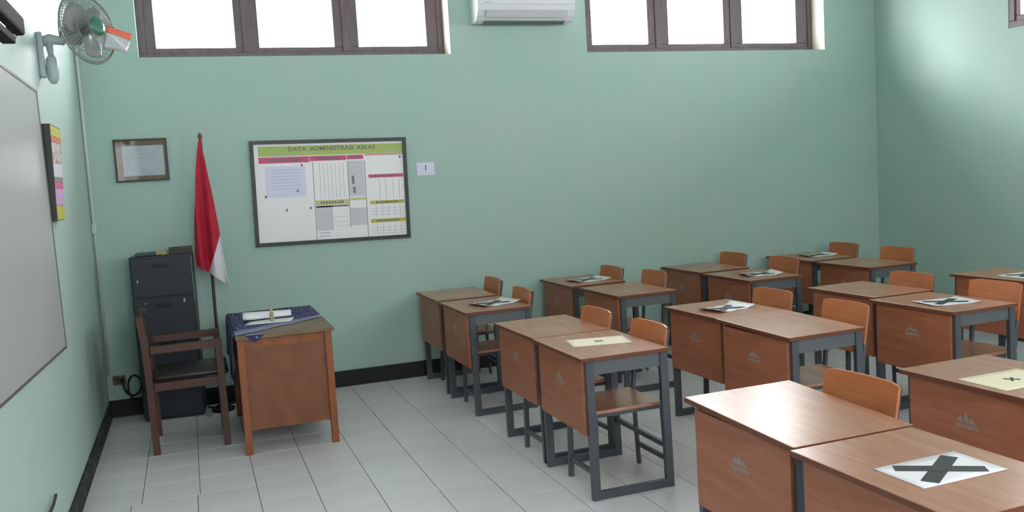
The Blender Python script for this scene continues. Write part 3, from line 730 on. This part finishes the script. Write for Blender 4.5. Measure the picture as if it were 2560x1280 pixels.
# back-wall profile (y, z): front face vertical, lower part sweeping back
body = [(0, 0), (-0.085, -0.012), (-0.140, 0.004), (-0.175, 0.035), (-0.205, 0.085), (-0.215, 0.12), (-0.215, 0.30), (-0.19, 0.33), (0, 0.335)]
MB().prism(body, 'x', L0, L1).build('case', M['ac'], ac)
flap = [(-0.1835, 0.030), (-0.2125, 0.078), (-0.2185, 0.074), (-0.1895, 0.024), (-0.150, -0.004), (-0.146, 0.000)]
MB().prism(flap[:4], 'x', L0+0.07, L1-0.07).build('louvre', M['ac_flap'], ac)
MB().prism([(-0.090, -0.0145), (-0.142, 0.001), (-0.144, -0.003), (-0.090, -0.0185)], 'x', L0+0.07, L1-0.07).build('outlet_grille', M['ac_dark'], ac)
MB().prism([(-0.2155, 0.125), (-0.2155, 0.298), (-0.221, 0.294), (-0.221, 0.129)], 'x', L0+0.012, L1-0.012).build('front_cover', M['ac'], ac)
MB().box(L0+0.05, L0+0.105, -0.2215, -0.2208, 0.138, 0.146).build('maker_mark', M['rule'], ac)
MB().box(L1-0.40, L1-0.385, -0.203, -0.200, 0.060, 0.068).build('indicator', M['rule'], ac)

# ------------------------------------------------------------------ conduit in the corner and its outlet, cables
cn = empty('cable_conduit', (0.018, -0.018, 0)); tag(cn, 'thin white conduit running down the left back corner', 'pipe')
MB().tube([(0.0, 0, RH-0.01), (0.0, 0, 0.32)], 0.010, 10).build('pipe', M['conduit'], cn, smooth=True)
MB().box(-0.016, 0.016, -0.014, 0.014, 1.40, 1.47, 0.004).build('coupler', M['conduit'], cn)
ob = empty('wall_socket', (0.085, -0.014, 0.28)); tag(ob, 'small brownish wall socket low in the left back corner', 'socket')
MB().box(-0.045, 0.045, 0.0, 0.013, -0.035, 0.035, 0.003).build('plate', M['brown_mat'], ob)
MB().box(-0.02, 0.02, -0.012, -0.0005, -0.018, 0.018, 0.003).build('plug', M['black'], ob)
pts = []
for i in range(40):
    s = i/39; ang = s*2*PI*1.35+2.6
    pts.append((0.165+0.055*math.cos(ang)+0.04*s, -0.035-0.012*math.sin(ang*2), 0.255+0.085*math.sin(ang)-0.05*s))
pts = [(0.097, -0.030, 0.28)] + pts + [(0.25, -0.05, 0.13), (0.262, -0.02, 0.02)]
o = MB().tube(pts, 0.0075, 8).build('power_cable', M['black'], smooth=True); tag(o, 'looped black power cable between the corner socket and dark cabinet', 'cable')
o = MB().tube([(0.70, -0.10, 0.008), (0.74, -0.17, 0.010), (0.80, -0.06, 0.012), (0.90, -0.09, 0.008), (1.05, -0.05, 0.008)], 0.007, 8).build('floor_cable', M['black'], smooth=True); tag(o, 'black cable on the floor along the back wall behind the armchair', 'cable')
ad = empty('power_adapter', (0.702, -0.385, 0.0)); tag(ad, 'small grey power adapter on the floor right of the dark cabinet', 'adapter')
MB().box(-0.018, 0.018, -0.025, 0.025, 0.0, 0.045, 0.006).build('adapter_body', M['fan_motor'], ad)
MB().tube([(0, 0.025, 0.015), (0.02, 0.07, 0.01), (0.0, 0.12, 0.008)], 0.004, 6).build('lead', M['black'], ad)
o = MB().tube([(0.004+0.012, -2.93, 0.345), (0.018, -3.02, 0.335), (0.018, -3.2, 0.33), (0.018, -3.5, 0.30)], 0.007, 8).build('wall_cable', M['black'], smooth=True); tag(o, 'end of a black cable low on the left wall, bottom left corner', 'cable')

# ------------------------------------------------------------------ left wall: whiteboard, calendar case, fan, housing bars
wb = empty('whiteboard', (0, -3.1, 0)); tag(wb, 'large grey white board on the left wall, cut by the picture edge', 'whiteboard')
def quadslab(c, x0, x1):
    return MB().hexa([(x0, y+3.1, z) for y, z in c] + [(x1, y+3.1, z) for y, z in c])
C = [(-2.068, 0.880), (-2.172, 2.214), (-4.75, 2.235), (-4.75, 0.995)]
quadslab(C, 0.001, 0.010).build('board_surface', M['board'], wb)
def edge_bar(p, q, w=0.012):
    p = Vector((0.012, p[0]+3.1, p[1])); q = Vector((0.012, q[0]+3.1, q[1])); d = (q-p).normalized(); n = Vector((0, -d.z, d.y))*w/2
    return MB().hexa([p-n-Vector((.011, 0, 0)), q-n-Vector((.011, 0, 0)), q+n-Vector((.011, 0, 0)), p+n-Vector((.011, 0, 0)), p-n+Vector((.002, 0, 0)), q-n+Vector((.002, 0, 0)), q+n+Vector((.002, 0, 0)), p+n+Vector((.002, 0, 0))])
for i in range(4): edge_bar(C[i], C[(i+1) % 4]).build('frame_bar', M['alu'], wb)

cs = empty('poster_case', (0, -1.97, 1.55)); tag(cs, 'shallow dark case with colourful printed front right of the whiteboard', 'display case')
A_ = [(-0.20, 0.0), (-0.20, 0.525), (0.165, 0.535), (0.165, 0.0)]
def cslab(p, x0a, x1a, x0b, x1b, ya, yb, za, zb_):   # slab with wider top
    def sk(z): return 0.11*z/0.505
    return MB().hexa([(x0a, ya, za), (x1a, ya, za), (x1a, yb+sk(za), za), (x0a, yb+sk(za), za), (x0b, ya, zb_), (x1b, ya, zb_), (x1b, yb+sk(zb_), zb_), (x0b, yb+sk(zb_), zb_)])
cslab(None, 0.001, 0.038, 0.001, 0.048, -0.140, 0.165, 0.0, 0.505).build('case_body', M['blackframe'], cs)
bands = [(0.0, 0.075, 'yellow'), (0.077, 0.165, 'lilac'), (0.167, 0.200, 'pink'), (0.202, 0.225, 'ink_soft'), (0.227, 0.300, 'grey_cell'), (0.302, 0.410, 'photo'), (0.412, 0.440, 'orange'), (0.442, 0.495, 'yellow')]
for z0, z1, mm in bands:
    xa = 0.038+0.010*z0/0.505; xb = 0.038+0.010*z1/0.505
    cslab(None, xa+0.0005, xa+0.0015, xb+0.0005, xb+0.0015, -0.134, 0.160, z0+0.004, z1+0.004).build('printed_band', M[mm], cs)

# wall fan
fn = empty('wall_fan', (0, -1.86, 2.30)); tag(fn, 'grey oscillating wall fan with a snack wrapper, high on the left wall', 'fan')
def fp(x, y, z): return (x, y+1.86, z-2.30)
MB().box(0.0, 0.030, -0.035, 0.035, 0.02, 0.26, 0.008).build('wall_plate', M['fan_body'], fn)
arm = [fp(0.02, -1.86, 2.51), fp(0.06, -1.86, 2.525), fp(0.12, -1.86, 2.515), fp(0.155, -1.85, 2.56), fp(0.165, -1.85, 2.63)]
MB().tube(arm, [0.026, 0.028, 0.026, 0.024, 0.022], 12).build('arm', M['fan_body'], fn, smooth=True)
MB().tube([fp(0.055, -1.86, 2.52), fp(0.062, -1.865, 2.44), fp(0.058, -1.87, 2.38)], [0.022, 0.016, 0.024], 12).lathe([(0.012, -0.085), (0.028, -0.06), (0.032, 0.0), (0.028, 0.05), (0.012, 0.07)], fp(0.062, -1.87, 2.37), n=14).build('control_box', M['fan_body'], fn, smooth=True)
ctr = Vector(fp(0.258, -1.90, 2.572)); D = Vector((0.76, -0.64, 0.12)).normalized()
MB().lathe([(0.02, -0.15), (0.055, -0.14), (0.068, -0.10), (0.066, -0.05), (0.05, -0.03)], ctr, D, 20).build('motor', M['fan_motor'], fn, smooth=True)
side = D.cross(Vector((0, 0, 1))).normalized(); upv = side.cross(D)
R = 0.188
cage = MB()
def ring(rad, off, th): 
    cage.tube([ctr+D*off+rad*(math.cos(2*PI*i/40)*side+math.sin(2*PI*i/40)*upv) for i in range(41)], th, 5, cap=False)
ring(R, 0.0, 0.006); ring(R*0.97, 0.012, 0.002); ring(R*0.66, 0.048, 0.0018); ring(0.055, 0.065, 0.003); ring(R*0.6, -0.045, 0.0018); ring(0.06, -0.05, 0.003)
for i in range(64):
    a_ = 2*PI*i/64; v = math.cos(a_)*side+math.sin(a_)*upv
    cage.tube([ctr+v*R, ctr+D*0.035+v*R*0.85, ctr+D*0.055+v*R*0.55, ctr+D*0.066+v*0.05], 0.0016, 4, cap=False)
    if i % 2 == 0: cage.tube([ctr+v*R, ctr-D*0.035+v*R*0.85, ctr-D*0.050+v*0.06], 0.0011, 4, cap=False)
cage.build('wire_guard', M['fan_cage'], fn, smooth=True)
for kb in range(3):
    a0 = 2*PI*kb/3+0.5
    def blade(u, v):
        rad = 0.030+u*0.130; spread = 1.75*(0.55+0.45*math.sin(PI*min(1, u*1.1)))
        aa = a0+(v-.5)*spread; return ctr + rad*(math.cos(aa)*side+math.sin(aa)*upv) + D*(0.005+0.030*(v-.5))
    MB().grid(blade, 8, 10).build('blade', M['fan_blade'], fn, smooth=True, solid=0.002)
MB().lathe([(0.030, -0.02), (0.032, 0.01), (0.024, 0.03), (0.006, 0.036)], ctr, D, 18).build('spinner', M['fan_grey'], fn, smooth=True)
MB().lathe([(0.052, 0.062), (0.050, 0.070), (0.030, 0.076), (0.008, 0.077)], ctr, D, 24).build('hub_badge', M['fan_hub'], fn, smooth=True)
MB().tube([fp(0.115, -1.88, 2.62), fp(0.112, -1.88, 2.56), fp(0.115, -1.88, 2.53), fp(0.12, -1.88, 2.57)], 0.0022, 6).build('motor_cord', M['black'], fn)
wr = empty('snack_wrapper', tuple(Vector((0, -1.86, 2.30))+ctr+D*0.10)); tag(wr, 'small orange and silver snack wrapper stuck on the front of the fan guard', 'wrapper')
def wrap(u, v, z0, z1):
    X = (u-.5)*0.125; Z = z0+(z1-z0)*v
    p = side*0 + Vector((1, 0, 0))*(X*0.95+0.068+Z*0.28) + Vector((0, 0, 1))*(Z-0.088-X*0.32) + Vector((0, -1, 0))*(0.012*math.sin(3*u+40*Z)+0.01)
    return p
MB().grid(lambda u, v: wrap(u, v, 0.025, 0.058), 8, 3).build('orange_part', M['orange'], wr, smooth=True, solid=0.003)
MB().grid(lambda u, v: wrap(u, v, -0.050, 0.025), 10, 6).build('silver_part', M['foil'], wr, smooth=True, solid=0.003)

# black housings high on the left wall, cut by the picture corner
h1 = empty('screen_housing', (0.0, -3.03, 2.33)); tag(h1, 'black long wall housing with white top strip, top left corner of the picture', 'screen housing')
def hp(x, y, z): return (x, y+3.03, z-2.33)
MB().box(0.055, 0.105, -1.35, 0.0, 0.020, 0.098, 0.012).build('housing', M['screen_case'], h1)
MB().box(0.060, 0.090, -1.33, -0.02, 0.0985, 0.112, 0.004).build('white_strip', M['strip_white'], h1)  # pale strip along the top of the housing
MB().box(0.0, 0.054, -0.45, -0.38, 0.030, 0.090).build('bracket', M['screen_case'], h1)
h2 = empty('lower_rail', (0.0, -3.30, 2.23)); tag(h2, 'white strip above a black rail, lower of the two in the top left corner', 'rail')
MB().box(0.060, 0.080, -1.10, -0.03, 0.078, 0.112, 0.006).build('white_strip', M['strip_white'], h2)
MB().box(0.055, 0.105, -1.10, 0.0, 0.045, 0.077, 0.006).build('black_rail', M['screen_case'], h2)
MB().box(0.0, 0.054, -0.40, -0.34, 0.055, 0.075).build('bracket', M['screen_case'], h2)
o = MB().tube([hp(0.075, -3.10, 2.348), hp(0.085, -3.15, 2.33), hp(0.095, -3.23, 2.312), hp(0.098, -3.31, 2.312)], 0.0045, 6).build('connecting_cable', M['black'], h1)
